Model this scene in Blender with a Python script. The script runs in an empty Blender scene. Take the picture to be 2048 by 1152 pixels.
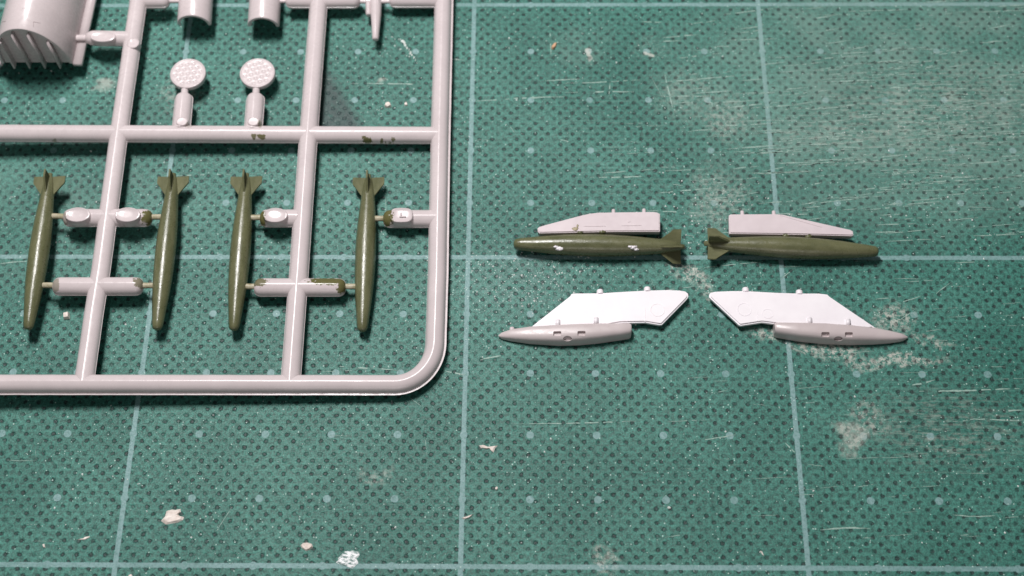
import bpy, bmesh, math, random
from mathutils import Vector, Matrix, Euler
random.seed(7)
PI = math.pi
# units: 1 Blender unit = 1 cm
SC = bpy.context.scene
SC.unit_settings.system = 'METRIC'
SC.unit_settings.scale_length = 0.01
# ------------------------------------------------------------------ camera
CAM = Vector((1.0099, -9.6562, 19.0119))
ROT = Euler((0.446938, 0.0122372, 0.0076244), 'XYZ')
FPX = 2659.3                                   # focal length in pixels of the 2048 px photograph
cd = bpy.data.cameras.new('camera')
cd.sensor_width = 36.0
cd.lens = FPX / 2048 * 36.0
cd.clip_start = 0.5
cd.clip_end = 500
cd.dof.use_dof = True
cd.dof.focus_distance = 20.3
cd.dof.aperture_fstop = 0.23
cam = bpy.data.objects.new('camera', cd)
cam.location = CAM
cam.rotation_euler = ROT
SC.collection.objects.link(cam)
SC.camera = cam
# ------------------------------------------------------------------ world, lamp
w = bpy.data.worlds.new('World'); SC.world = w; w.use_nodes = True
w.node_tree.nodes['Background'].inputs[0].default_value = (0.93, 0.95, 1.0, 1)
w.node_tree.nodes['Background'].inputs[1].default_value = 0.08
def area(name, loc, target, size, power, col):
    l = bpy.data.lights.new(name, 'AREA'); l.shape = 'ELLIPSE'; l.size = size[0]; l.size_y = size[1]; l.energy = power; l.color = col
    o = bpy.data.objects.new(name, l); SC.collection.objects.link(o); o.location = loc
    o.rotation_euler = (Vector(target) - Vector(loc)).to_track_quat('-Z', 'Y').to_euler()
    return o
area('desk_lamp', (-6.5, 12.0, 31.5), (1, -1, 0), (4.5, 14.0), 13900, (1.0, 0.972, 0.965))
area('fill_light', (4, -58, 30), (0, 0, 0), (34, 20), 4200, (1.0, 0.93, 0.90))  # warm fill from behind the camera, added to brighten the near faces
SC.view_settings.view_transform = 'Standard'
SC.view_settings.look = 'None'
SC.view_settings.exposure = 0.0
SC.view_settings.gamma = 1.0

MR = ROT.to_matrix()
def ray(u, v):
    d = MR @ Vector(((u - 1024) / FPX, (576 - v) / FPX, -1.0))
    return d
def at(u, v, z=0.0):
    """photo pixel -> point of the place at height z"""
    d = ray(u, v); t = (z - CAM.z) / d.z
    return CAM + d * t
def at_plane(u, v, c, a, b):
    """photo pixel -> point on the plane z = c + a*x + b*y"""
    d = ray(u, v)
    t = (c + a * CAM.x + b * CAM.y - CAM.z) / (d.z - a * d.x - b * d.y)
    return CAM + d * t
SP = (0.152, -0.024, 0.010)                    # the sprue rests tilted: its left and far side stand higher
def sp(u, v, dz=0.0):
    return at_plane(u, v, SP[0] + dz, SP[1], SP[2])
def spz(x, y): return SP[0] + SP[1] * x + SP[2] * y

from mathutils.bvhtree import BVHTree
def cast(u, v, bvh):
    r = ray(u, v).normalized(); h = bvh.ray_cast(CAM, r)
    n = h[1]
    if n.dot(r) > 0: n = -n
    return h[0], n
# ------------------------------------------------------------------ object helpers
def link(name, me, mat=None, parent=None, smooth=True):
    o = bpy.data.objects.new(name, me)
    SC.collection.objects.link(o)
    if mat and not me.materials: me.materials.append(mat)
    if parent: o.parent = parent
    if smooth:
        for p in me.polygons: p.use_smooth = True
    return o
def build(name, bm, mat=None, parent=None, smooth=True, auto=None):
    bmesh.ops.recalc_face_normals(bm, faces=bm.faces)
    if auto is not None:
        for e in bm.edges:
            if len(e.link_faces) == 2 and e.calc_face_angle(0) > auto: e.smooth = False
    me = bpy.data.meshes.new(name); bm.to_mesh(me); bm.free()
    return link(name, me, mat, parent, smooth)
def tag(o, label=None, cat=None, group=None, kind=None):
    if label: o['label'] = label
    if cat: o['category'] = cat
    if group: o['group'] = group
    if kind: o['kind'] = kind
    return o
def empty(name, loc=(0, 0, 0)):
    o = bpy.data.objects.new(name, None); SC.collection.objects.link(o); o.location = loc
    o.empty_display_size = 0.3
    return o
def shift_into(parent):
    """children were built in world space: keep them there under a moved Empty"""
    for c in parent.children: c.matrix_parent_inverse = Matrix.Translation(-Vector(parent.location))

# ------------------------------------------------------------------ node helpers
class NT:
    def __init__(s, name):
        s.m = bpy.data.materials.new(name); s.m.use_nodes = True
        s.t = s.m.node_tree; s.n = s.t.nodes; s.l = s.t.links
        s.b = s.n['Principled BSDF']
        s.co = s.n.new('ShaderNodeTexCoord').outputs['Object']
    def put(s, sock, v):
        if hasattr(v, 'is_output') or isinstance(v, bpy.types.NodeSocket): s.l.new(v, sock)
        else:
            if isinstance(v, tuple) and len(v) == 3 and sock.type == 'RGBA': v = v + (1,)
            sock.default_value = v
    def math(s, op, a, b=None, c=None, clamp=False):
        n = s.n.new('ShaderNodeMath'); n.operation = op; n.use_clamp = clamp
        s.put(n.inputs[0], a)
        if b is not None: s.put(n.inputs[1], b)
        if c is not None: s.put(n.inputs[2], c)
        return n.outputs[0]
    def vec(s, op, a, b=None, scale=None):
        n = s.n.new('ShaderNodeVectorMath'); n.operation = op
        s.put(n.inputs[0], a)
        if b is not None: s.put(n.inputs[1], b)
        if scale is not None: s.put(n.inputs['Scale'], scale)
        return n.outputs['Value'] if op in ('LENGTH', 'DISTANCE', 'DOT_PRODUCT') else n.outputs[0]
    def noise(s, v, scale, detail=2, rough=0.5, out='Fac', dist=0.0):
        n = s.n.new('ShaderNodeTexNoise'); s.put(n.inputs['Vector'], v)
        n.inputs['Scale'].default_value = scale; n.inputs['Detail'].default_value = detail
        n.inputs['Roughness'].default_value = rough; n.inputs['Distortion'].default_value = dist
        return n.outputs[out]
    def voro(s, v, scale, out='Distance', feature='F1'):
        n = s.n.new('ShaderNodeTexVoronoi'); n.feature = feature; s.put(n.inputs['Vector'], v)
        n.inputs['Scale'].default_value = scale
        return n.outputs[out]
    def ramp(s, x, a, b, lo=0.0, hi=1.0):
        n = s.n.new('ShaderNodeMapRange'); n.interpolation_type = 'SMOOTHSTEP'
        s.put(n.inputs['Value'], x)
        n.inputs['From Min'].default_value = a; n.inputs['From Max'].default_value = b
        n.inputs['To Min'].default_value = lo; n.inputs['To Max'].default_value = hi
        return n.outputs[0]
    def mix(s, f, a, b):
        n = s.n.new('ShaderNodeMix'); n.data_type = 'RGBA'
        s.put(n.inputs[0], f); s.put(n.inputs[6], a); s.put(n.inputs[7], b)
        return n.outputs[2]
    def mapping(s, v, loc=(0, 0, 0), rot=(0, 0, 0), scale=(1, 1, 1), kind='POINT'):
        n = s.n.new('ShaderNodeMapping'); n.vector_type = kind; s.put(n.inputs[0], v)
        n.inputs['Location'].default_value = loc; n.inputs['Rotation'].default_value = rot; n.inputs['Scale'].default_value = scale
        return n.outputs[0]
    def bump(s, h, strength, dist, prev=None):
        n = s.n.new('ShaderNodeBump'); s.put(n.inputs['Height'], h)
        n.inputs['Strength'].default_value = strength; n.inputs['Distance'].default_value = dist
        if prev: s.put(n.inputs['Normal'], prev)
        return n.outputs[0]
    def fin(s, col=None, rough=None, normal=None, spec=None):
        if col is not None: s.put(s.b.inputs['Base Color'], col)
        if rough is not None: s.put(s.b.inputs['Roughness'], rough)
        if normal is not None: s.put(s.b.inputs['Normal'], normal)
        if spec is not None: s.b.inputs['Specular IOR Level'].default_value = spec
        return s.m

# ------------------------------------------------------------------ materials
def mat_green():
    t = NT('mat_green')
    co = t.co
    fine = t.math('ADD', t.math('MULTIPLY', t.noise(co, 17, 4, 0.75), 0.6), t.math('MULTIPLY', t.noise(co, 40, 3, 0.75), 0.4))
    wob = t.noise(co, 9, 1, 0.5, 'Color')
    wv = t.vec('SCALE', t.vec('SUBTRACT', wob, (0.5, 0.5, 0.5)), scale=0.028)
    wv2 = t.vec('SCALE', t.vec('SUBTRACT', t.noise(co, 34, 2, 0.6, 'Color'), (0.5, 0.5, 0.5)), scale=0.03)
    p = t.vec('MULTIPLY', t.vec('ADD', t.vec('ADD', co, wv), wv2), (1 / 0.2083, 1 / 0.205, 0.0))
    p = t.vec('ADD', p, (0.31, 0.17, 0))
    def spots(q):
        f = t.vec('SUBTRACT', t.vec('FRACTION', q), (0.5, 0.5, 0.0))
        return t.vec('LENGTH', t.vec('MULTIPLY', f, (1, 1, 0)))
    d = t.math('MINIMUM', spots(p), spots(t.vec('ADD', p, (0.5, 0.5, 0))))
    d = t.math('ADD', d, t.math('MULTIPLY', t.math('SUBTRACT', t.noise(co, 50, 3, 0.7), 0.5), 0.20))
    pit = t.ramp(d, 0.20, 0.10)
    pitvar = t.ramp(t.noise(co, 3.2, 2, 0.5), 0.30, 0.58, 0.30, 1.0)
    # printed grid and dots
    wl = t.vec('SCALE', t.vec('SUBTRACT', t.noise(co, 40, 2, 0.6, 'Color'), (0.5, 0.5, 0.5)), scale=0.018)
    cw = t.vec('ADD', co, wl)
    sx = t.n.new('ShaderNodeSeparateXYZ'); t.put(sx.inputs[0], cw)
    def near(c, period):
        return t.math('ABSOLUTE', t.math('SUBTRACT', t.math('PINGPONG', c, period / 2), 0.0))
    lx = near(sx.outputs[0], 5.0); ly = near(sx.outputs[1], 5.0)
    line = t.ramp(t.math('MINIMUM', lx, ly), 0.044, 0.030)
    dv = t.n.new('ShaderNodeCombineXYZ'); t.put(dv.inputs[0], near(sx.outputs[0], 1.0)); t.put(dv.inputs[1], near(sx.outputs[1], 1.0))
    dots = t.ramp(t.vec('LENGTH', dv.outputs[0]), 0.064, 0.052)
    prt = t.math('MAXIMUM', line, dots)
    wear = t.ramp(t.noise(co, 22, 4, 0.7), 0.32, 0.58, 0.52, 1.0)
    prt_a = t.math('MULTIPLY', t.math('MULTIPLY', prt, wear), t.ramp(t.noise(co, 1.1, 4, 0.7), 0.30, 0.55, 0.62, 1.0))
    # wear: whitened scuffs, plus glare painted as a pale haze, each an ellipse on the mat broken up by grain or streaks
    grain = t.ramp(t.noise(co, 24, 4, 0.75), 0.42, 0.66)
    soft = t.ramp(t.noise(co, 1.6, 4, 0.6), 0.30, 0.72)
    stq = t.mapping(co, rot=(0, 0, math.radians(-3)), scale=(0.55, 13, 1))
    streak = t.ramp(t.noise(stq, 1.6, 5, 0.72), 0.50, 0.74)
    stq2 = t.mapping(co, rot=(0, 0, math.radians(-9)), scale=(0.6, 20, 1))
    streak2 = t.ramp(t.noise(stq2, 1.2, 4, 0.7), 0.54, 0.74)
    cwb = t.vec('ADD', co, t.vec('SCALE', t.vec('SUBTRACT', t.noise(co, 2.2, 3, 0.6, 'Color'), (0.5, 0.5, 0.5)), scale=0.75))
    grain2 = t.ramp(t.noise(co, 11, 5, 0.8), 0.44, 0.60)
    grain3 = t.ramp(t.noise(t.mapping(co, rot=(0, 0, math.radians(-5)), scale=(3.2, 17, 1)), 1.0, 5, 0.8), 0.46, 0.64)
    def ell(u, v, rx, ry, ang=0, soft_edge=0.15):
        c = at(u, v); k = (at(u + 10, v) - c).length / 10; ky = (at(u, v + 10) - c).length / 10
        q = t.mapping(cwb if rx < 200 else cw, loc=(c.x, c.y, 0), rot=(0, 0, math.radians(ang)), scale=(rx * k, ry * ky, 1000), kind='TEXTURE')
        return t.ramp(t.vec('LENGTH', q), 1.0, soft_edge)
    def term(prev, mask, k, n=None):
        m = t.math('MULTIPLY', mask, k)
        if n is not None: m = t.math('MULTIPLY', m, n)
        return m if prev is None else t.math('MAXIMUM', prev, m)
    W = None
    W = term(W, ell(1850, 170, 640, 360, 0, 0.4), 0.40, t.ramp(soft, 0, 1, 0.45, 1.0))  # broad upper-right haze: reflected glare painted into the colour over the scuffs
    W = term(W, ell(1820, 250, 460, 210), 0.75, streak)
    W = term(W, ell(1900, 330, 420, 200), 0.65, streak2)
    W = term(W, ell(1900, 850, 400, 260), 0.30, streak)
    W = term(W, ell(1400, 190, 130, 110, 20), 0.32, soft)
    W = term(W, ell(1300, 290, 420, 230), 0.35, streak)
    W = term(W, ell(1450, 235, 60, 75, 30), 0.55, grain)
    W = term(W, ell(1640, 265, 90, 30, 5), 0.55, grain)
    W = term(W, ell(1430, 400, 80, 80), 0.55, grain)
    W = term(W, ell(1600, 410, 100, 45), 0.35, grain)
    W = term(W, ell(1165, 95, 110, 60), 0.22, soft)
    W = term(W, ell(1300, 95, 60, 40), 0.42, grain)
    W = term(W, ell(1850, 420, 260, 60), 0.3, streak)
    W = term(W, ell(120, 380, 420, 250), 0.17, soft)
    H = None                                       # plaster-pale smears
    H = term(H, ell(1385, 553, 70, 26, -25), 1.0, grain2)
    H = term(H, ell(1425, 588, 40, 20, -25), 0.9, grain2)
    H = term(H, ell(1650, 697, 110, 26, -7, 0.3), 0.8, grain2)
    H = term(H, ell(1790, 718, 150, 18, -2, 0.3), 0.8, grain2)
    H = term(H, ell(1702, 880, 44, 38, 10, 0.4), 0.62, t.ramp(grain2, 0, 1, 0.45, 1))
    H = term(H, ell(1740, 838, 46, 48), 0.5, grain2)
    H = term(H, ell(1778, 640, 66, 40, 20), 0.85, grain2)
    H = term(H, ell(1850, 676, 80, 10, -10), 0.6, grain2)
    H = term(H, ell(1535, 665, 40, 24), 0.75, grain2)
    H = term(H, ell(1455, 235, 70, 70, 30), 0.36, grain2)
    H = term(H, ell(1680, 268, 190, 40, 5), 0.42, grain3)
    H = term(H, ell(1440, 400, 90, 90), 0.32, grain2)
    H = term(H, ell(1380, 190, 110, 80), 0.2, grain2)
    H = term(H, ell(1860, 225, 380, 150, 8), 0.36, grain3)
    H = term(H, ell(1900, 860, 230, 120), 0.30, grain3)
    H = term(H, ell(360, 190, 60, 50), 0.35, grain2)
    H = term(H, ell(212, 174, 26, 14, 10), 0.42)
    H = term(H, ell(762, 168, 18, 11), 0.5)
    H = term(H, ell(1215, 1125, 34, 30), 0.5, grain2)
    H = term(H, ell(750, 950, 34, 30), 0.35, grain2)
    H = term(H, ell(1290, 102, 10, 9, 0, 0.6), 0.6)
    H = term(H, ell(1175, 104, 10, 9, 0, 0.6), 0.6)
    def half(u0, v0, u1, v1, soft_w=0.11):
        """1 on the left-hand side of the line through two pixels, soft edge"""
        a = at(u0, v0); b = at(u1, v1); n = Vector((-(b - a).y, (b - a).x, 0)).normalized()
        return t.ramp(t.math('SUBTRACT', t.vec('DOT_PRODUCT', cw, tuple(n)), n.dot(a)), -soft_w, soft_w)
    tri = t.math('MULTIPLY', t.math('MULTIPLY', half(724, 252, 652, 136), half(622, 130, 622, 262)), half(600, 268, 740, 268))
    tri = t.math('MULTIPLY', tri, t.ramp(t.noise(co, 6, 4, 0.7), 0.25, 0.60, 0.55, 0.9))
    S = ell(1030, 560, 200, 110)                   # silvery sparkle painted as pale specks around the near-left bomb's nose
    spk_d = t.voro(co, 26)
    spk_c = t.voro(co, 26, 'Color')
    spk_s = t.n.new('ShaderNodeSeparateXYZ'); t.put(spk_s.inputs[0], spk_c)
    dens = t.math('ADD', t.ramp(S, 0, 1, 0.0, 0.75), t.ramp(t.noise(co, 0.7, 3, 0.6), 0.38, 0.68, 0.07, 0.32))
    chosen = t.math('LESS_THAN', spk_s.outputs[0], dens)
    spk_r = t.math('MULTIPLY', spk_s.outputs[1], 0.30)
    speck = t.math('MULTIPLY', t.math('LESS_THAN', spk_d, spk_r), chosen)
    # colour
    big = t.noise(co, 0.45, 3, 0.55)
    base = t.mix(t.ramp(big, 0.3, 0.7), (0.026, 0.132, 0.104), (0.048, 0.182, 0.146))
    base = t.mix(t.ramp(fine, 0.36, 0.66), t.vec('SCALE', base, scale=0.48), t.vec('SCALE', base, scale=1.75))
    pa = t.math('MULTIPLY', t.math('MULTIPLY', pit, pitvar), 0.90)
    pa = t.math('MULTIPLY', pa, t.ramp(prt, 0, 1, 1.0, 0.15))
    glint_speckle = t.ramp(t.noise(co, 52, 3, 0.7), 0.50, 0.68)
    pitcol = t.mix(glint_speckle, (0.003, 0.013, 0.013), (0.055, 0.098, 0.095))  # pale glints in the pits are painted into the colour
    c = t.mix(pa, base, pitcol)
    c = t.mix(tri, c, t.mix(glint_speckle, (0.020, 0.042, 0.042), (0.06, 0.095, 0.09)))
    c = t.mix(t.math('MULTIPLY', S, t.math('MULTIPLY', grain2, 0.35)), c, (0.20, 0.30, 0.29))
    c = t.mix(prt_a, c, (0.215, 0.365, 0.365))
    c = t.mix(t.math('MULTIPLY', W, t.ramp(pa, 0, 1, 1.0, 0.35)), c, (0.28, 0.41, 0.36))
    c = t.mix(t.math('MULTIPLY', H, t.ramp(pa, 0, 1, 1.0, 0.45)), c, (0.60, 0.59, 0.53))
    c = t.mix(t.math('MULTIPLY', speck, 0.8), c, (0.50, 0.68, 0.62))
    h = t.math('SUBTRACT', t.math('MULTIPLY', fine, 0.55), t.math('MULTIPLY', pa, 0.75))
    nb = t.bump(h, 0.55, 0.028)
    nb = t.bump(t.noise(co, 75, 2, 0.7), 0.40, 0.010, nb)
    r = t.ramp(t.noise(co, 45, 2, 0.7), 0.3, 0.75, 0.58, 0.34)
    return t.fin(c, r, nb, 0.42)

def mat_plastic(name, a, b, rough=0.36, grain=0.0012, paint=None):
    t = NT(name)
    n1 = t.noise(t.co, 2.2, 3, 0.55)
    c = t.mix(t.ramp(n1, 0.3, 0.7), a, b)
    spots = t.ramp(t.noise(t.co, 19, 3, 0.6), 0.70, 0.80, 0.0, 0.25)
    c = t.mix(spots, c, tuple(x * 0.62 for x in a))
    if paint:
        m = None
        for (u, v, rx, ry, k) in paint:
            pc = sp(u, v, 0.13)
            q = t.mapping(t.co, loc=(pc.x, pc.y, pc.z), scale=(rx / 118, ry / 105, 0.16), kind='TEXTURE')
            l = t.math('ADD', t.vec('LENGTH', q), t.math('MULTIPLY', t.math('SUBTRACT', t.noise(t.co, 17, 3, 0.6), 0.5), 1.9))
            e = t.math('MULTIPLY', t.ramp(l, 1.06, 0.86), k)
            m = e if m is None else t.math('MAXIMUM', m, e)
        c = t.mix(m, c, (0.125, 0.118, 0.045))
    nb = t.bump(t.noise(t.co, 4, 2, 0.5), 0.16, 0.010)
    nb = t.bump(t.noise(t.co, 55, 2, 0.6), 0.25, grain, nb)
    r = t.ramp(t.noise(t.co, 11, 3, 0.6), 0.3, 0.75, rough - 0.06, rough + 0.12)
    return t.fin(c, r, nb, 0.5)
PAINT = [(507, 271, 5, 4, .9), (522, 272, 9, 4, .95), (733, 277, 12, 6, 1), (762, 277, 4, 3, .9), (776, 280, 11, 4, 1), (786, 276, 5, 4, .9), (104, 276, 7, 4, .6),
         (296, 432, 13, 18, 1), (522, 437, 10, 20, 1), (774, 434, 13, 20, 1), (655, 561, 36, 9, 1), (684, 570, 10, 14, 1),
         (517, 562, 16, 10, .9), (280, 561, 12, 12, .8), (111, 568, 7, 14, .6), (128, 436, 6, 14, .5), (378, 250, 8, 6, .3), (520, 245, 4, 10, .6)]
M_MAT = mat_green()
M_SPRUE = mat_plastic('sprue_plastic', (0.61, 0.535, 0.54), (0.65, 0.57, 0.575), 0.26, paint=PAINT)
M_PALE = mat_plastic('grey_plastic', (0.64, 0.555, 0.575), (0.69, 0.60, 0.62), 0.36)
M_WHITE = mat_plastic('white_plastic', (0.87, 0.82, 0.855), (0.91, 0.865, 0.895), 0.42)
M_POD = mat_plastic('pod_plastic', (0.55, 0.475, 0.475), (0.60, 0.525, 0.525), 0.33)
M_DARKP = mat_plastic('groove_shade_plastic', (0.34, 0.28, 0.28), (0.40, 0.33, 0.33), 0.5)  # shade of the engraved marks, painted as a darker plastic tone
def mat_olive(name='olive_paint', r0=0.24, r1=0.37, spec=0.65):
    t = NT(name)
    oi = t.n.new('ShaderNodeObjectInfo')
    off = t.vec('ADD', t.co, t.vec('SCALE', (1.0, 2.0, 3.0), scale=t.math('MULTIPLY', oi.outputs['Random'], 17.0)))
    n = t.noise(t.mapping(off, scale=(2.2, 6, 6)), 1.0, 4, 0.62)
    c = t.mix(t.ramp(n, 0.3, 0.7), (0.098, 0.104, 0.048), (0.148, 0.150, 0.076))
    c = t.mix(t.ramp(t.noise(t.co, 42, 2, 0.6), 0.58, 0.78, 0, 0.35), c, (0.24, 0.225, 0.13))
    nb = t.bump(t.noise(t.mapping(off, scale=(3, 12, 12)), 1.0, 3, 0.6), 0.35, 0.012)
    nb = t.bump(t.noise(off, 38, 3, 0.65), 0.55, 0.0035, nb)
    return t.fin(c, t.ramp(t.noise(t.co, 16, 3, 0.6), 0.3, 0.7, r0, r1), nb, spec)
M_OLIVE = mat_olive()
M_FIN = mat_olive('olive_paint_matt', 0.62, 0.75, 0.25)
M_GATE = None
def mat_simple(name, a, b, rough, scale=12, bump=0.006):
    t = NT(name)
    c = t.mix(t.ramp(t.noise(t.co, scale, 3, 0.65), 0.3, 0.7), a, b)
    return t.fin(c, rough, t.bump(t.noise(t.co, scale * 2, 3, 0.6), 0.6, bump), 0.4)
M_GATE = mat_simple('khaki_gate', (0.30, 0.275, 0.16), (0.50, 0.45, 0.34), 0.35)
M_CHIP = mat_simple('dried_white_paint', (0.72, 0.62, 0.56), (0.88, 0.80, 0.74), 0.6)
M_DUST = mat_simple('pale_dust', (0.60, 0.66, 0.62), (0.85, 0.88, 0.86), 0.5)
M_SCR = mat_simple('scratch_edge', (0.20, 0.34, 0.29), (0.36, 0.50, 0.44), 0.6, 30, 0.002)
M_TAN = mat_simple('tan_crumb', (0.55, 0.30, 0.16), (0.70, 0.42, 0.26), 0.6)
M_SMUDGE = mat_simple('dark_smudge', (0.022, 0.055, 0.052), (0.040, 0.085, 0.078), 0.6, 9, 0.004)
M_WOOD = mat_simple('desk_wood', (0.20, 0.13, 0.08), (0.30, 0.20, 0.12), 0.5, 2)
def mat_silver():
    t = NT('silver_film')
    n = t.noise(t.mapping(t.co, rot=(0, 0, 0.5), scale=(14, 30, 10)), 1.0, 4, 0.7)
    c = t.mix(t.ramp(n, 0.40, 0.56), (0.06, 0.16, 0.14), (0.86, 0.87, 0.88))
    return t.fin(c, 0.35, t.bump(n, 0.8, 0.01), 0.5)
M_SILVER = mat_silver()

# ------------------------------------------------------------------ ground: desk and cutting mat
def slab_bm(x0, x1, y0, y1, z0, z1, bev=0.0):
    bm = bmesh.new()
    bmesh.ops.create_cube(bm, size=1.0)
    for v in bm.verts:
        v.co = Vector(((x0 + x1) / 2 + v.co.x * (x1 - x0), (y0 + y1) / 2 + v.co.y * (y1 - y0), (z0 + z1) / 2 + v.co.z * (z1 - z0)))
    if bev: bmesh.ops.bevel(bm, geom=bm.edges[:], offset=bev, segments=2, affect='EDGES')
    return bm
tag(build('desk', slab_bm(-70, 70, -50, 60, -3.2, -0.2), M_WOOD, smooth=False), kind='structure')
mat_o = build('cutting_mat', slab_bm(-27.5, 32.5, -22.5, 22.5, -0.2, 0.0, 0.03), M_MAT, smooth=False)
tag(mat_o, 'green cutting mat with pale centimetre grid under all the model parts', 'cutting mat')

def ribbon(bm, pts, w0, z):
    vs = []
    n = len(pts)
    for i, p in enumerate(pts):
        a = pts[max(0, i - 1)]; b = pts[min(n - 1, i + 1)]
        d = (b - a); d.z = 0; d.normalize(); s = Vector((-d.y, d.x, 0))
        k = math.sin(PI * (0.06 + 0.88 * i / (n - 1))) * w0 * random.uniform(0.5, 1.2)
        vs.append((bm.verts.new((p.x + s.x * k, p.y + s.y * k, z)), bm.verts.new((p.x - s.x * k, p.y - s.y * k, z))))
    for i in range(n - 1):
        if random.random() < 0.27: continue
        bm.faces.new((vs[i][0], vs[i][1], vs[i + 1][1], vs[i + 1][0]))
def scratch_line(bm, a, b, w0, z=0.004, bow=0.0):
    a = at(*a); b = at(*b); n = max(6, int((b - a).length / 0.07)); pts = []
    ph = random.uniform(0, 6)
    for i in range(n + 1):
        t = i / n; p = a.lerp(b, t)
        p.y += bow * math.sin(PI * t) + 0.003 * math.sin(5 * t + ph) + random.uniform(-.004, .004)
        pts.append(p)
    ribbon(bm, pts, w0, z)
bm = bmesh.new()
EXPL = [((1130, 166), (1280, 160)), ((1130, 186), (1268, 184)), ((1320, 165), (1500, 150)), ((950, 203), (1130, 194)), ((1090, 162), (1160, 158)),
        ((1290, 421), (1460, 429)), ((1040, 449), (1075, 450)), ((1740, 285), (1990, 262)), ((1640, 290), (1760, 283)), ((1500, 268), (1620, 262)),
        ((1810, 783), (2048, 777)), ((1985, 823), (2048, 820)), ((1920, 838), (2040, 842)), ((1840, 222), (2048, 200)), ((1700, 225), (1900, 214)),
        ((1870, 110), (1950, 96)), ((1420, 186), (1425, 215)), ((1873, 238), (1880, 272)), ((1990, 262), (1995, 285)), ((1815, 770), (1870, 760)),
        ((1400, 252), (1560, 246)), ((1560, 560), (1590, 540)), ((1780, 612), (1850, 590)), ((1860, 597), (1905, 563)), ((1800, 640), (1830, 618)),
        ((670, 733), (800, 742)), ((640, 744), (700, 742)), ((1030, 848), (1290, 842)), ((1400, 880), (1480, 868)), ((890, 742), (930, 750)),
        ((1180, 355), (1300, 352)), ((960, 720), (1010, 712)), ((1570, 885), (1590, 905)), ((1330, 150), (1345, 215)), ((1220, 165), (1218, 190)),
        ((1470, 640), (1478, 665)), ((1100, 60), (1102, 110)), ((1120, 280), (1140, 286)), ((1700, 100), (1745, 90)), ((1735, 150), (1840, 146)),
        ((0, 528), (60, 522)), ((880, 118), (930, 120)), ((700, 168), (868, 170)), ((330, 352), (470, 349)), ((1700, 395), (1790, 382)),
        ((1830, 365), (2048, 352)), ((1880, 330), (2048, 318)), ((1590, 330), (1700, 321)), ((1940, 160), (2048, 148)), ((1640, 1060), (1740, 1057)), ((1905, 1030), (1990, 1032))]
for a, b in EXPL: scratch_line(bm, a, b, random.uniform(0.008, 0.016), bow=random.uniform(-.02, .02))
for i in range(420):
    u = random.gauss(1800, 230); v = random.gauss(250, 130)
    if u < 1250: continue
    l = random.uniform(20, 130)
    scratch_line(bm, (u - l / 2, v + l * 0.035), (u + l / 2, v - l * 0.035 + random.uniform(-6, 6)), random.uniform(0.004, 0.012))
for i in range(70):
    u = random.uniform(1350, 2048); v = random.uniform(500, 1080); l = random.uniform(15, 90)
    scratch_line(bm, (u - l / 2, v + l * 0.02), (u + l / 2, v - l * 0.02 + random.uniform(-5, 5)), random.uniform(0.0025, 0.006))
for i in range(46):
    u = random.uniform(0, 1450); v = random.uniform(0, 1150); l = random.uniform(10, 60); an = random.choice([0, 0, 1.5, random.uniform(0, 3)])
    scratch_line(bm, (u, v), (u + l * math.cos(an), v + l * math.sin(an)), random.uniform(0.0025, 0.005))
o = build('scratches', bm, M_SCR, mat_o, smooth=False); tag(o, kind='stuff')
o['label'] = 'fine pale knife scratches in the mat surface'

def blob_poly(u, v, rx, ry, n=22, rough=0.25, ang=0.0, seed=0):
    R = random.Random(seed * 31 + 5); out = []
    ph = [R.uniform(0, 6.28) for _ in range(5)]
    for i in range(n):
        a = 2 * PI * i / n
        r = 1 + rough * sum(math.sin((k + 2) * a + ph[k]) / (k + 1.2) for k in range(5)) * 0.55
        x = rx * r * math.cos(a); y = ry * r * math.sin(a)
        out.append((u + x * math.cos(ang) - y * math.sin(ang), v + x * math.sin(ang) + y * math.cos(ang)))
    return out
def flake(name, poly, mat, z0, z1, parent=None, inset=0.25):
    pts = [at(u, v) for u, v in poly]; c = sum(pts, Vector()) / len(pts)
    bm = bmesh.new()
    b0 = [bm.verts.new((p.x, p.y, z0)) for p in pts]
    top = []
    for p in pts:
        q = p.lerp(c, inset); top.append(bm.verts.new((q.x, q.y, z1 + random.uniform(-.25, .25) * (z1 - z0))))
    n = len(pts)
    for i in range(n): bm.faces.new((b0[i], b0[(i + 1) % n], top[(i + 1) % n], top[i]))
    cc = bm.verts.new((c.x, c.y, z1 * 1.05))
    for i in range(n): bm.faces.new((top[i], top[(i + 1) % n], cc))
    return build(name, bm, mat, parent, smooth=False)
big_chip = [(322, 1042), (330, 1033), (333, 1022), (344, 1019), (350, 1020), (361, 1018), (362, 1024), (357, 1029), (361, 1034), (368, 1034), (366, 1040), (356, 1045), (345, 1047), (332, 1049)]
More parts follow.
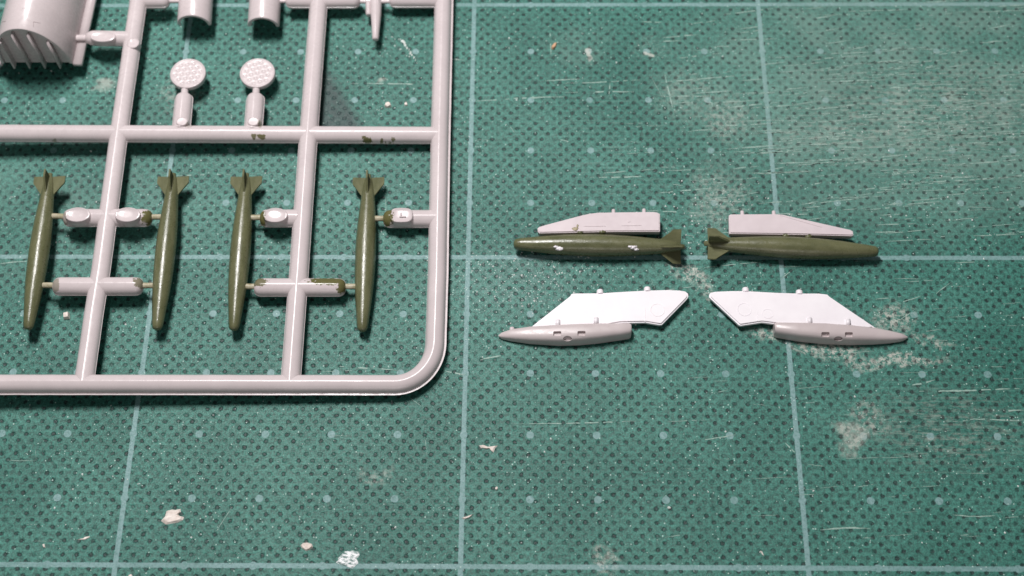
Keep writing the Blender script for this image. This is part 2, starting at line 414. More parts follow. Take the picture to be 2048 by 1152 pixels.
CH = [('paint_fleck', big_chip, M_CHIP, 0.03, 'largest ragged cream-white paint fleck, lower left of the mat', 'paint fleck'),
      ('paint_fleck', [(601, 1091), (606, 1086), (615, 1085), (624, 1088), (626, 1094), (620, 1100), (612, 1102), (604, 1097)], M_CHIP, 0.03, 'small oval white paint fleck near the bottom grid line', 'paint fleck'),
      ('silver_patch', [(672, 1125), (680, 1112), (690, 1103), (704, 1101), (718, 1104), (719, 1110), (713, 1118), (717, 1126), (705, 1137), (694, 1133), (684, 1131)], M_SILVER, 0.008, 'rough silvery smear crossing the bottom grid line', 'smear'),
      ('paint_fleck', blob_poly(776, 211, 6.5, 6, 10, .2, 0, 1), M_CHIP, 0.05, 'round white crumb inside the top right sprue cell', 'paint fleck'),
      ('paint_fleck', blob_poly(812, 209, 3.5, 4, 8, .2, 0, 2), M_CHIP, 0.03, 'tiny pinkish crumb right of the round white crumb', 'paint fleck'),
      ('plastic_crumb', [(127, 627), (139, 625), (140, 638), (128, 639)], M_CHIP, 0.07, 'tiny square white plastic crumb beside the left bomb nose', 'crumb'),
      ('tan_crumb', [(1102, 96), (1108, 88), (1114, 86), (1112, 94), (1106, 100)], M_TAN, 0.04, 'tiny tan crumb on the mat near the top grid line', 'crumb'),
      ('paint_fleck', blob_poly(993, 977, 3.5, 3.5, 8, .2, 0, 4), M_CHIP, 0.03, 'tiny white dot right of the middle upright grid line', 'paint fleck'),
      ('plastic_shaving', [(958, 891), (966, 890), (975, 894), (984, 893), (996, 891), (990, 897), (987, 905), (983, 903), (984, 896), (972, 898), (962, 896)], M_CHIP, 0.02, 'thin pinkish curled shaving right of the middle upright line', 'shaving'),
      ('plastic_shaving', [(923, 1036), (934, 1033), (948, 1028), (940, 1035), (928, 1039)], M_CHIP, 0.02, 'short pinkish shaving lying across the middle upright line', 'shaving'),
      ('paint_fleck', [(166, 1078), (170, 1074), (180, 1072), (178, 1076), (170, 1080), (152, 1080)], M_CHIP, 0.015, 'faint crumbled white fleck left of the left upright line', 'paint fleck'),
      ('paint_fleck', [(85, 1089), (89, 1087), (91, 1096), (87, 1095)], M_CHIP, 0.02, 'small white fleck near the bottom left corner', 'paint fleck'),
      ('paint_fleck', [(256, 1151), (262, 1148), (266, 1152), (260, 1156)], M_CHIP, 0.02, 'white fleck cut by the bottom edge', 'paint fleck'),
      ('paint_fleck', [(1520, 1101), (1524, 1103), (1528, 1113), (1524, 1110)], M_CHIP, 0.02, 'thin white sliver left of the right upright line, near the bottom', 'paint fleck'),
      ('plastic_crumb', blob_poly(1338, 1016, 4, 3, 8, .3, 0, 9), M_DUST, 0.03, 'pale crumb touching a printed dot, bottom centre', 'crumb')]
for nm, poly, m, h, lab, cat in CH:
    o = flake(nm, poly, m, 0.001, h); tag(o, lab, cat)
    if nm in ('paint_fleck',): o['group'] = 'white paint flecks on the mat'
bm = bmesh.new()
for (u, v, rx, ry) in ((801, 79, 2.5, 1.5), (806, 83, 5, 4), (810, 89, 3.5, 5), (814, 96, 2, 4), (818, 100, 1.5, 3), (821, 106, 3, 4), (824, 110, 2, 3), (828, 115, 1.5, 4), (831, 120, 1, 3), (790, 79, 1.5, 1), (784, 74, 2, 1.5), (834, 126, 1, 2)):
    P = [at(a, b) for a, b in blob_poly(u, v, rx * 0.8, ry * 0.8, 9, 0.5, 0, int(u))]
    c = at(u, v); tp = bm.verts.new((c.x, c.y, 0.018)); vs = [bm.verts.new((p.x, p.y, 0.001)) for p in P]
    for k in range(9): bm.faces.new((vs[k], vs[(k + 1) % 9], tp))
tag(build('white_streak', bm, M_DUST, smooth=False), 'broken white streak slanting inside the top right sprue cell', 'streak', kind='stuff')
# scattered dust
bm = bmesh.new()
for i in range(620):
    r = random.random()
    if r < 0.30: u, v = random.gauss(1060, 90), random.gauss(560, 45)
    elif r < 0.45: u, v = random.gauss(1420, 60), random.gauss(430, 60)
    elif r < 0.60: u, v = random.gauss(1850, 150), random.gauss(300, 110)
    else: u, v = random.uniform(-20, 2070), random.uniform(0, 1160)
    c = at(u, v); s = random.choice([.007, .009, .010, .013, .018]); h = s * 0.7
    vs = [bm.verts.new((c.x + s * random.uniform(.5, 1.2) * math.cos(a), c.y + s * random.uniform(.5, 1.2) * math.sin(a), 0.001)) for a in (0.2, 1.5, 2.7, 3.9, 5.1)]
    tp = bm.verts.new((c.x, c.y, h))
    for k in range(5): bm.faces.new((vs[k], vs[(k + 1) % 5], tp))
tag(build('dust', bm, M_DUST, smooth=False), 'fine pale dust grains scattered over the green mat', 'dust', kind='stuff')

# ------------------------------------------------------------------ sweeps
def runner_profile(hw, hh, flash=0.006, lip=0.006, inner=None):
    fi = flash if inner is None else inner
    """closed cross-section (lateral, height): a ridged bar with a thin moulding lip at mid height"""
    H = [(1.0, 0.06), (0.965, 0.26), (0.86, 0.52), (0.66, 0.76), (0.42, 0.91), (0.20, 0.985), (0.09, 1.02), (0.0, 1.035)]
    up = [(x * hw, y * hh) for x, y in H] + [(-x * hw, y * hh) for x, y in reversed(H[:-1])]
    dn = [(-x * hw, -y * hh) for x, y in H] + [(x * hw, -y * hh) for x, y in reversed(H[:-1])]
    return up + [(-hw - fi, lip), (-hw - fi, -lip)] + dn + [(hw + flash, -lip), (hw + flash, lip)]
def sweep(pts, prof, scales=None, cap=True):
    bm = bmesh.new(); rings = []; n = len(pts)
    for i, p in enumerate(pts):
        a = pts[max(0, i - 1)]; b = pts[min(n - 1, i + 1)]
        d = (b - a).normalized(); up = Vector((0, 0, 1)); s = d.cross(up).normalized(); u2 = s.cross(d)
        k = scales[i] if scales else 1.0
        rings.append([bm.verts.new(p + s * (x * k) + u2 * (y * k)) for x, y in prof])
    m = len(prof)
    for i in range(n - 1):
        for j in range(m):
            bm.faces.new((rings[i][j], rings[i][(j + 1) % m], rings[i + 1][(j + 1) % m], rings[i + 1][j]))
    if cap:
        bm.faces.new(rings[0]); bm.faces.new(list(reversed(rings[-1])))
    return bm
PROF = runner_profile(0.148, 0.140)
def straight(p, q, step=0.12, wob=0.0012):
    n = max(2, int((q - p).length / step)); s = (q - p).cross(Vector((0, 0, 1))).normalized()
    return [p.lerp(q, i / n) + s * random.uniform(-wob, wob) for i in range(n + 1)]
def rounded_ends(p, q, r0, r1, rad=0.13, n=6):
    """points and scales for a bar whose ends close as blunt domes"""
    d = (q - p).normalized(); L = (q - p).length; pts = []; sc = []
    if r0:
        for i in range(n):
            a = PI / 2 * i / n; pts.append(p + d * (rad * (1 - math.cos(a)) * 0.9)); sc.append(max(0.16, math.sin(a) ** 0.75))
        s = rad
    else: s = 0
    e = L - (rad if r1 else 0)
    m = max(2, int((e - s) / 0.1))
    for i in range(m + 1): pts.append(p + d * (s + (e - s) * i / m)); sc.append(1.0)
    if r1:
        for i in range(n - 1, -1, -1):
            a = PI / 2 * i / n; pts.append(q - d * (rad * (1 - math.cos(a)) * 0.9)); sc.append(max(0.16, math.sin(a) ** 0.75))
    return pts, sc

sprue = empty('parts_sprue', sp(600, 500))
tag(sprue, 'pinkish grey plastic sprue frame still holding four olive bombs and grey parts', 'model sprue')
def runner(name, pts, scales=None, prof=PROF):
    return build(name, sweep(pts, prof, scales), M_SPRUE, sprue, auto=math.radians(50))
# outer frame: bottom, corner and right side in one bent bar
fr = straight(sp(-120, 768), sp(789, 769))
c0 = sp(789, 769); c1 = sp(870, 688)
ctr = Vector((c0.x, c1.y, 0))
rx = c1.x - c0.x; ry = c1.y - c0.y
for i in range(1, 14):
    a = PI / 2 * i / 14
    x = c0.x + rx * math.sin(a); y = c1.y - ry * math.cos(a); fr.append(Vector((x, y, spz(x, y))))
for a, b in (((870, 688), (874.5, 550)), ((874.5, 550), (879, 300)), ((879, 300), (887.5, -40))):
    fr += straight(sp(*a), sp(*b))[(0 if a == (870, 688) else 1):]
runner('outer_frame', fr, prof=runner_profile(0.146, 0.142, 0.030, 0.007, 0.003))
def lift(pts, dz): return [p + Vector((0, 0, dz)) for p in pts]
runner('runner', lift(straight(sp(-120, 266), sp(878, 271)), -0.004))
A = [(281, -40), (276, 10), (243, 235), (234, 300), (201.5, 545), (189, 620), (168, 768)]
pa = []
for i in range(len(A) - 1): pa += straight(sp(*A[i]), sp(*A[i + 1]))[(1 if i else 0):]
runner('runner', lift(pa, 0.003))
B = [(640, -40), (636.5, 20), (620, 235), (615, 300), (597.5, 550), (581, 768)]
pb = []
for i in range(len(B) - 1): pb += straight(sp(*B[i]), sp(*B[i + 1]))[(1 if i else 0):]
runner('runner', lift(pb, 0.002))
PS = runner_profile(0.148, 0.140, 0.008)
PG = runner_profile(0.038, 0.036, 0.0)
PGW = runner_profile(0.060, 0.05, 0.0)
PGB = runner_profile(0.046, 0.042, 0.0)
def stub(a, b, r0, r1, dz=-0.002, prof=PS, rad=0.13):
    p, s = rounded_ends(sp(*a), sp(*b), r0, r1, rad)
    o = build('runner_arm', sweep(lift(p, dz), prof, s), M_SPRUE, sprue, auto=math.radians(50)); return o
def gate(a, b, prof=PG, dz=0.0, mat=None):
    return build('gate', sweep(lift([sp(*a), sp(*a).lerp(sp(*b), .5), sp(*b)], dz), prof), mat or M_SPRUE, sprue, auto=math.radians(50))
def pad(u, v, rx, ry, square=2.0, h=0.04):
    """flat ejector pad standing proud of the runner, softened rim"""
    c = sp(u, v, 0.142); bm = bmesh.new(); rings = []
    for (k, dz) in ((1.0, -0.12), (1.0, h - 0.018), (0.95, h - 0.004), (0.86, h), (0.80, h - 0.006), (0.3, h - 0.008)):
        ring = []
        for i in range(28):
            a = 2 * PI * i / 28; ca, sa = math.cos(a), math.sin(a); e = 2.0 / square
            ring.append(bm.verts.new((c.x + rx * k * math.copysign(abs(ca) ** e, ca), c.y + ry * k * math.copysign(abs(sa) ** e, sa), c.z + dz + SP[1] * rx * k * ca)))
        rings.append(ring)
    for i in range(len(rings) - 1):
        for j in range(28): bm.faces.new((rings[i][j], rings[i][(j + 1) % 28], rings[i + 1][(j + 1) % 28], rings[i + 1][j]))
    bm.faces.new(rings[-1])
    return build('ejector_pad', bm, M_SPRUE, sprue, auto=math.radians(40))
# upper row of arms with ejector pads
stub((127, 436), (305, 436), 1, 1)
pad(156, 431, 0.205, 0.135); pad(256, 431, 0.205, 0.135)
stub((520, 437), (597, 437), 1, 0)
pad(551, 432, 0.20, 0.135)
stub((766, 438), (874, 438), 1, 0)
pd = pad(803, 432, 0.185, 0.135, 3.0)
for (u0, v0, u1, v1) in ((802, 425, 802, 434), (799, 434, 812, 434)):
    a = sp(u0, v0, 0.178); b = sp(u1, v1, 0.178)
    build('raised_mark', sweep([a, a.lerp(b, .5), b], runner_profile(0.010, 0.012, 0.0), [.8, 1, .8]), M_SPRUE, pd)
stub((106, 573), (287, 573), 1, 1)
stub((508, 575), (692, 575), 1, 1)
# top row
stub((276, 1), (340, 1), 0, 1)
stub((571, 1), (636, 1), 1, 0)
stub((636, 1), (721, 1), 0, 1)
stub((778, 0), (886, 0), 1, 0)
# arms below the two round grilles
stub((369, 188), (362, 262), 1, 0)
stub((512, 188), (506, 264), 1, 0)
pad(364, 243, 0.10, 0.085, 2.0, 0.012); pad(507, 243, 0.10, 0.085, 2.0, 0.012)
# arm to the large shell part
stub((171, 76), (262, 78), 1, 0, prof=runner_profile(0.135, 0.13, 0.004), rad=0.2)
pad(206, 73, 0.22, 0.12, 2.0, 0.015)
pad(266, 86, 0.11, 0.11, 2.0, 0.01)
gate((150, 76), (180, 76), PGW)
gate((104, 432), (134, 433), PGB, 0.0, M_GATE); gate((300, 434), (325, 434), PGB, 0.0, M_GATE); gate((497, 435), (528, 435), PGB, 0.0, M_GATE); gate((745, 437), (772, 437), PGB, 0.0, M_GATE)
gate((80, 570), (112, 571), PGB, 0.0, M_GATE); gate((282, 571), (308, 571), PGB, 0.0, M_GATE); gate((484, 573), (513, 573), PGB, 0.0, M_GATE); gate((686, 573), (713, 573), PGB, 0.0, M_GATE)
gate((334, 2), (362, 2)); gate((550, 2), (578, 2)); gate((714, 3), (742, 3)); gate((760, 3), (784, 3))
gate((370, 170), (369, 195), PGW); gate((513, 170), (511.5, 195), PGW)

# ------------------------------------------------------------------ bombs
BL = 2.70                                           # template length, nose at x = 0, tail end at x = BL
def bomb_body_bm(segs=40):
    prof = [(0.0, 0.0), (0.004, 0.035), (0.018, 0.062), (0.05, 0.080), (0.12, 0.092), (0.3, 0.111), (0.55, 0.137), (0.8, 0.157), (1.05, 0.168),
            (1.3, 0.172), (1.55, 0.168), (1.8, 0.157), (2.02, 0.140), (2.2, 0.124), (2.35, 0.112), (2.5, 0.090), (2.64, 0.066), (2.66, 0.045), (2.72, 0.040), (2.73, 0.0)]
    bm = bmesh.new(); rings = []
    for x, r in prof:
        if r == 0: rings.append([bm.verts.new((x, 0, 0))]); continue
        ring = []
        for i in range(segs):
            a = 2 * PI * i / segs
            rr = r + (0.007 if i in (0, segs // 2) and r > 0.06 else 0)   # moulding seam
            ring.append(bm.verts.new((x, rr * math.cos(a), rr * math.sin(a))))
        rings.append(ring)
    for k in range(len(rings) - 1):
        a, b = rings[k], rings[k + 1]
        if len(a) == 1:
            for i in range(segs): bm.faces.new((a[0], b[i], b[(i + 1) % segs]))
        elif len(b) == 1:
            for i in range(segs): bm.faces.new((a[i], a[(i + 1) % segs], b[0]))
        else:
            for i in range(segs): bm.faces.new((a[i], a[(i + 1) % segs], b[(i + 1) % segs], b[i]))
    return bm
def fin_bm(th=0.016):
    pl = [(2.28, 0.085), (2.36, 0.125), (2.50, 0.235), (2.535, 0.270), (2.56, 0.277), (2.665, 0.277), (2.672, 0.270), (2.66, 0.03), (2.3, 0.05)]
    bm = bmesh.new()
    a = [bm.verts.new((x, r, th)) for x, r in pl]; b = [bm.verts.new((x, r, -th)) for x, r in pl]
    bm.faces.new(a); bm.faces.new(list(reversed(b)))
    n = len(pl)
    for i in range(n): bm.faces.new((a[i], b[i], b[(i + 1) % n], a[(i + 1) % n]))
    bmesh.ops.bevel(bm, geom=bm.edges[:], offset=0.006, segments=2, affect='EDGES')
    return bm
_b = bomb_body_bm(); bmesh.ops.recalc_face_normals(_b, faces=_b.faces)
BODY = bpy.data.meshes.new('bomb_body'); _b.to_mesh(BODY); _b.free(); BODY.materials.append(M_OLIVE)
_f = fin_bm(); bmesh.ops.recalc_face_normals(_f, faces=_f.faces)
FIN = bpy.data.meshes.new('tail_fin'); _f.to_mesh(FIN); _f.free(); FIN.materials.append(M_FIN)
for m in (BODY,):
    for p in m.polygons: p.use_smooth = True
def bomb(nose, tail, roll, parent, rs=1.0):
    """nose/tail in world space; fins are sub-parts"""
    d = tail - nose; L = d.length; x = d.normalized(); z = Vector((0, 0, 1)); y = z.cross(x).normalized(); z = x.cross(y)
    k = L / BL
    M = Matrix((x, y, z)).transposed().to_4x4()
    M = Matrix.Translation(nose) @ M @ Matrix.Rotation(roll, 4, 'X') @ Matrix.Diagonal((k, min(k, 1.04) * rs, min(k, 1.04) * rs, 1))
    o = bpy.data.objects.new('bomb', BODY); SC.collection.objects.link(o)
    o.parent = parent; o.matrix_parent_inverse = Matrix.Translation(-Vector(parent.location)); o.matrix_basis = M
    for i in range(4):
        f = bpy.data.objects.new('tail_fin', FIN); SC.collection.objects.link(f); f.parent = o
        f.rotation_euler = (PI / 2 * i, 0, 0)
    return o
for (n, tl) in (((56, 659), (100.5, 350)), ((314, 660), (347.5, 350)), ((467.5, 661), (493.5, 350)), ((724.5, 663), (737.5, 352))):
    bomb(sp(*n), sp(*tl), 0.0, sprue, 0.91)

# ------------------------------------------------------------------ other parts on the sprue
# round grilles
def grille(u, v, rx, rot):
    """thin disc with a raised rim; the hole pattern is pressed into its face as real pits"""
    c = sp(u, v, 0.06); R = rx; bm = bmesh.new(); N = 112; rings = []
    pit = []; s = 0.107
    for j in range(-4, 5):
        for i in range(-4, 5):
            x = (i + 0.5 * (j % 2)) * s; y = j * s * 0.87
            xr = x * math.cos(rot) - y * math.sin(rot); yr = x * math.sin(rot) + y * math.cos(rot)
            if math.hypot(xr, yr) < 0.240: pit.append((xr, yr))
    def hgt(x, y):
        r = math.hypot(x, y) / R
        z = 0.0 if r > 0.93 else (-0.010 if r < 0.89 else -0.010 * (0.93 - r) / 0.04)
        for (px_, py_) in pit:
            d = math.hypot(x - px_, y - py_)
            if d < 0.044: z -= 0.013 * (0.5 + 0.5 * math.cos(PI * d / 0.044)) ** 0.7
        return z
    rad = [(1.0 * k / 34) * 0.97 for k in range(34, 0, -1)]
    def ring(k, z=None):
        out = []
        for i in range(N):
            a = 2 * PI * i / N; x = R * k * math.cos(a); y = R * k * math.sin(a)
            out.append(bm.verts.new((c.x + x, c.y + y, c.z + (hgt(x, y) if z is None else z) + SP[1] * x)))
        return out
    rings = [ring(0.94, -0.10), ring(1.0, -0.085), ring(1.0, -0.014)] + [ring(k) for k in rad]
    mid = bm.verts.new((c.x, c.y, c.z + hgt(0, 0)))
    for a, b in zip(rings, rings[1:]):
        for i in range(N): bm.faces.new((a[i], a[(i + 1) % N], b[(i + 1) % N], b[i]))
    for i in range(N): bm.faces.new((rings[-1][i], rings[-1][(i + 1) % N], mid))
    bm.faces.new(rings[0])
    return build('round_grille', bm, M_SPRUE, sprue, auto=math.radians(60))
grille(375.5, 146, 0.300, 0.18); grille(514.5, 145, 0.297, 0.32)

# half tubes leaving the top of the picture
def half_tube(uL, uR, v, lenght=2.6):
    pL = sp(uL, v, -0.02); pR = sp(uR, v, -0.02); c = (pL + pR) / 2; R = (pR - pL).length / 2
    bm = bmesh.new(); N = 24; r2 = R - 0.055
    dirv = (sp(uL + 4, v - 60) - sp(uL, v)); dirv.z = 0; dirv.normalize()
    ys = [0, 0.02, 0.6, lenght]; rings = []
    def ring(y, r, lo=-0.0):
        out = []
        for i in range(N + 1):
            a = PI * i / N
            p = c + dirv * y
            out.append(bm.verts.new((p.x + r * math.cos(a), p.y, p.z + r * math.sin(a) * 0.96 + SP[1] * r * math.cos(a))))
        return out
    O = [ring(y, R - (0.012 if y == 0 else 0)) for y in ys]; I = [ring(y, r2) for y in ys]
    for k in range(len(ys) - 1):
        for i in range(N):
            bm.faces.new((O[k][i], O[k][i + 1], O[k + 1][i + 1], O[k + 1][i])); bm.faces.new((I[k][i + 1], I[k][i], I[k + 1][i], I[k + 1][i + 1]))
        bm.faces.new((O[k][0], O[k + 1][0], I[k + 1][0], I[k][0])); bm.faces.new((O[k][N], I[k][N], I[k + 1][N], O[k + 1][N]))
    for i in range(N): bm.faces.new((O[0][i], I[0][i], I[0][i + 1], O[0][i + 1])); bm.faces.new((O[-1][i], O[-1][i + 1], I[-1][i + 1], I[-1][i]))
    return build('half_tube', bm, M_SPRUE, sprue, auto=math.radians(40))
half_tube(355, 423, 50); half_tube(495.5, 559, 53)

# tapered probe between the top arms
def probe():
    a = sp(752, -60); b = sp(752, 30); c = sp(751, 78); 
    pts = [a, a.lerp(b, .5), b, b.lerp(c, .5), c, c + (c - b).normalized() * 0.015, c + (c - b).normalized() * 0.025]
    k = [1.1, 1.05, 0.93, 0.72, 0.56, 0.45, 0.2]
    o = build('tapered_probe', sweep(pts, runner_profile(0.10, 0.10, 0.0), k), M_SPRUE, sprue, auto=math.radians(50))
    q = [sp(736.5, -60, -0.03), sp(736.5, -10, -0.03), sp(737, 27, -0.03), sp(737.2, 31, -0.03)]
    build('side_tab', sweep(q, runner_profile(0.05, 0.06, 0.0), [1, 1, 1, .7]), M_SPRUE, o, auto=math.radians(50))
    r = [sp(757, -60, 0.07), sp(757, 0, 0.07), sp(756, 22, 0.06)]
    build('rib', sweep(r, runner_profile(0.015, 0.03, 0.0), [1, 1, .5]), M_SPRUE, o, auto=math.radians(50))
probe()

# large half-round shell with a ribbed end wall
def shell():
    base = 0.30
    py = at(162, 127, base).y
    cx = at(74, 127, base).x
    R = at(146, 127, base).x - cx; HZ = 0.985
    y1 = py + 4.0; N = 48; drift = 0.030
    def arc(y, d): return [Vector((cx + (y - py) * drift + (R - d) * math.cos(PI * i / N), y, base + (HZ - d) * math.sin(PI * i / N))) for i in range(N + 1)]
    th = 0.055
    bm = bmesh.new()
    O = [[bm.verts.new(p) for p in arc(y, d)] for y, d in ((py, 0.012), (py + 0.015, 0), (py + 1.0, 0), (y1, 0))]
    I = [[bm.verts.new(p) for p in arc(y, th)] for y in (py, py + 0.06)]
    for k in range(3):
        for i in range(N): bm.faces.new((O[k][i], O[k][i + 1], O[k + 1][i + 1], O[k + 1][i]))
    for i in range(N):
        bm.faces.new((O[0][i], I[0][i], I[0][i + 1], O[0][i + 1])); bm.faces.new((I[0][i], I[1][i], I[1][i + 1], I[0][i + 1]))
    o = build('fuselage_shell', bm, M_SPRUE, sprue, auto=math.radians(40))
    bm = bmesh.new(); w = [bm.verts.new(p + Vector((0, 0.06, 0))) for p in arc(py, th * 0.9)]
    low = [bm.verts.new((w[-1].co.x, py + 0.06, base - 0.05)), bm.verts.new((w[0].co.x, py + 0.06, base - 0.05))]
    bm.faces.new(w + low)
    build('end_wall', bm, M_SPRUE, o, smooth=False)
    for px_ in (28, 58.5, 89, 119.5):
        x = at(px_, 129, base).x; rel = x - cx
        top = base + HZ * math.sqrt(max(0.05, 1 - (rel / R) ** 2)) - 0.11
        r = slab_bm(x - 0.016, x + 0.016, py - 0.075, py + 0.058, base - 0.06, top, 0.010)
        for v in r.verts:
            if v.co.z > top - 0.05: v.co.y = min(py + 0.058, v.co.y + 0.02)
        build('rib', r, M_SPRUE, o, auto=math.radians(50))
    for s in (1, -1):
        xi = cx + s * (R - 0.01); xo = cx + s * (R + 0.145)
        bm = slab_bm(min(xi, xo), max(xi, xo), py - 0.01, y1, base - 0.075, base + 0.012, 0.01)
        for v in bm.verts: v.co.x += (v.co.y - py) * drift
        build('flange', bm, M_SPRUE, o, auto=math.radians(50))
    bvh = BVHTree.FromPolygons([v.co.copy() for v in o.data.vertices], [tuple(p.vertices) for p in o.data.polygons])
    for (u0, v0, u1, v1, wd, m) in ((67, 43.5, 80, 46.5, 0.006, M_DARKP), (67, 43.5, 67, 54, 0.005, M_DARKP), (4, 44, 12, 42.5, 0.006, M_DARKP), (4, 44, 3, 54, 0.005, M_DARKP), (43, 17, 58, 15.5, 0.007, M_SPRUE)):
        bm = bmesh.new(); row = []
        for k in range(5):
            q, n = cast(u0 + (u1 - u0) * k / 4, v0 + (v1 - v0) * k / 4, bvh)
            q2, n2 = cast(u0 + (u1 - u0) * k / 4 + (v1 - v0) * 0.05 + 0.01, v0 + (v1 - v0) * k / 4 - (u1 - u0) * 0.05, bvh)
            sd = (q2 - q).normalized()
            row.append([bm.verts.new(q - sd * wd + n * -0.004), bm.verts.new(q - sd * wd * .6 + n * 0.004), bm.verts.new(q + sd * wd * .6 + n * 0.004), bm.verts.new(q + sd * wd + n * -0.004)])
        for a, b in zip(row, row[1:]):
            for i in range(3): bm.faces.new((a[i], a[i + 1], b[i + 1], b[i]))
        build('panel_mark', bm, m, o, smooth=False)
shell()
for c in sprue.children:
    if c.name.split('.')[0] != 'bomb': c.matrix_parent_inverse = Matrix.Translation(-Vector(sprue.location))

# ------------------------------------------------------------------ plates
def plate(name, poly, plane, th, mat, parent, bev=0.012, segs=3):
    """poly in photo pixels, laid on the plane of the plate's top face"""
    pts = [at_plane(u, v, *plane) for u, v in poly]
    bm = bmesh.new()
    top = [bm.verts.new(p) for p in pts]; bot = [bm.verts.new(p - Vector((0, 0, th))) for p in pts]
    f = bm.faces.new(top); bm.faces.new(list(reversed(bot))); n = len(pts)
    for i in range(n): bm.faces.new((top[i], bot[i], bot[(i + 1) % n], top[(i + 1) % n]))
    bmesh.ops.recalc_face_normals(bm, faces=bm.faces)
    ed = [e for e in bm.edges if e.verts[0] in top and e.verts[1] in top] + [e for e in bm.edges if e.verts[0] in bot and e.verts[1] in bot]
    bmesh.ops.bevel(bm, geom=ed, offset=bev, segments=segs, affect='EDGES')
    return build(name, bm, mat, parent, auto=math.radians(35))
def pin(u, v, z, r, length, mat, parent, name='locating_pin', back=0.12):
    p = at(u, v, z); bm = bmesh.new(); K = 16; rings = []
    for (t, k) in ((-back, 1), (length * 0.55, 1), (length * 0.85, 0.8), (length, 0.35)):
        rings.append([bm.verts.new((p.x + r * k * math.cos(2 * PI * i / K), p.y + t, p.z + r * k * math.sin(2 * PI * i / K))) for i in range(K)])
    for a, b in zip(rings, rings[1:]):
        for i in range(K): bm.faces.new((a[i], a[(i + 1) % K], b[(i + 1) % K], b[i]))
    bm.faces.new(rings[-1]); bm.faces.new(rings[0])
    return build(name, bm, mat, parent, auto=math.radians(60))
def strip(name, u0, v0, u1, v1, plane, w, h, mat, parent):
    p = at_plane(u0, v0, *plane); q = at_plane(u1, v1, *plane)
    return build(name, sweep([p, p.lerp(q, .5), q], [(-w, -h), (-w * .6, h), (w * .6, h), (w, -h)], [.7, 1, .7]), mat, parent, auto=math.radians(30))

def bomb_on_pylon(nose, tail, roll, poly, plane, th, pins, label):
    c = at((nose[0] + tail[0]) / 2, (nose[1] + tail[1]) / 2, 0)
    e = empty('bomb_on_pylon', c)
    tag(e, label, 'model part', 'olive bombs glued to grey pylons')
    bomb(at(*nose, 0.185), at(*tail, 0.185), roll, e)
    py = plate('pylon', poly, plane, th, M_PALE, e, 0.016)
    for (u, v) in pins:
        pin(u, v + 4, at_plane(u, v + 6, *plane).z - th / 2, 0.031, 0.05, M_PALE, py)
    return e, py
# pylon plane: its inner edge lies against the bomb, its far edge lower
PLN = (0.265, 0.0, -0.055)
e1, p1 = bomb_on_pylon((1027, 488), (1366, 493.5), math.radians(27),
    [(1076, 463), (1075, 456), (1079, 453), (1092, 449), (1164, 430), (1180, 426.5), (1197, 424.5), (1305, 423), (1314, 424), (1320, 427), (1320, 462), (1200, 463), (1084, 465.5), (1079, 465.5)],
    PLN, 0.13, [(1227, 420), (1288, 419)], 'olive bomb with nose pointing left and two white scraped spots, glued to a grey pylon')
strip('raised_line', 1167, 452, 1211, 452, (PLN[0] + 0.002, 0, PLN[2]), 0.010, 0.006, M_PALE, p1)
strip('raised_line', 1243, 451, 1283, 450.5, (PLN[0] + 0.002, 0, PLN[2]), 0.010, 0.006, M_PALE, p1)
strip('raised_line', 1254, 443.2, 1261, 443.2, (PLN[0] + 0.002, 0, PLN[2]), 0.014, 0.006, M_PALE, p1)
e2, p2 = bomb_on_pylon((1757, 503), (1411, 487), 0.0,
    [(1458, 430), (1462, 428), (1552, 427.5), (1566, 428.5), (1585, 433), (1701, 459), (1706, 462), (1707, 469), (1704, 471), (1600, 468.5), (1459, 466.5)],
    PLN, 0.13, [(1484.5, 423), (1547.5, 423)], 'olive bomb with nose pointing right and no scraped spots, glued to a grey pylon')
strip('raised_line', 1560, 430, 1643, 454, (PLN[0] + 0.002, 0, PLN[2]), 0.012, 0.006, M_PALE, p2)
def blob3d(name, c, rx, ry, rz, mat, parent, seed=1, n=2):
    R = random.Random(seed); bm = bmesh.new(); bmesh.ops.create_icosphere(bm, subdivisions=n, radius=1.0)
    for v in bm.verts:
        k = 1 + R.uniform(-.28, .28); v.co = Vector((c.x + v.co.x * rx * k, c.y + v.co.y * ry * k, c.z + v.co.z * rz * k))
    return build(name, bm, mat, parent)
# white scraped gate marks on the left bomb, olive glue smears on the pylons
def on_bomb(u, v):
    """where the sight line through a pixel meets the left bomb's side"""
    ax = at(1027, 488, 0.185); bx = at(1366, 493.5, 0.185); d0 = (bx - ax).normalized(); r = ray(u, v).normalized()
    t = (0.6 - CAM.z) / r.z
    while True:
        p = CAM + r * t; q = p - ax; s = q.dot(d0); dist = (q - d0 * s).length
        f = s / (bx - ax).length
        rad = 0.172 * max(0.3, 1 - 1.1 * (f - 0.48) ** 2 * 2)
        if dist < rad or p.z < 0.02: return p
        t += 0.004
def ragged(uv, prs, seed):
    R = random.Random(seed); bm = bmesh.new()
    for (du, dv, rx, ry) in prs:
        c = on_bomb(uv[0] + du, uv[1] + dv); t_ = bmesh.new(); bmesh.ops.create_icosphere(t_, subdivisions=2, radius=1.0)
        for v in t_.verts:
            k = 1 + R.uniform(-.35, .35); v.co = Vector((c.x + v.co.x * rx * k, c.y + v.co.y * ry * k, c.z + v.co.z * 0.016 * k))
        m_ = bpy.data.meshes.new('tmp'); t_.to_mesh(m_); t_.free(); bm.from_mesh(m_); bpy.data.meshes.remove(m_)
    return build('scraped_spot', bm, M_WHITE, e1)
ragged((1117, 496.5), ((-5, -3, .035, .018), (1, 0, .048, .034), (6, 1, .030, .030), (-1, 2, .04, .02)), 3)
ragged((1267, 496), ((-7, -3, .035, .018), (-1, -1, .045, .030), (5, 2, .038, .026), (3, -3, .03, .015), (9, 3, .014, .012)), 4)
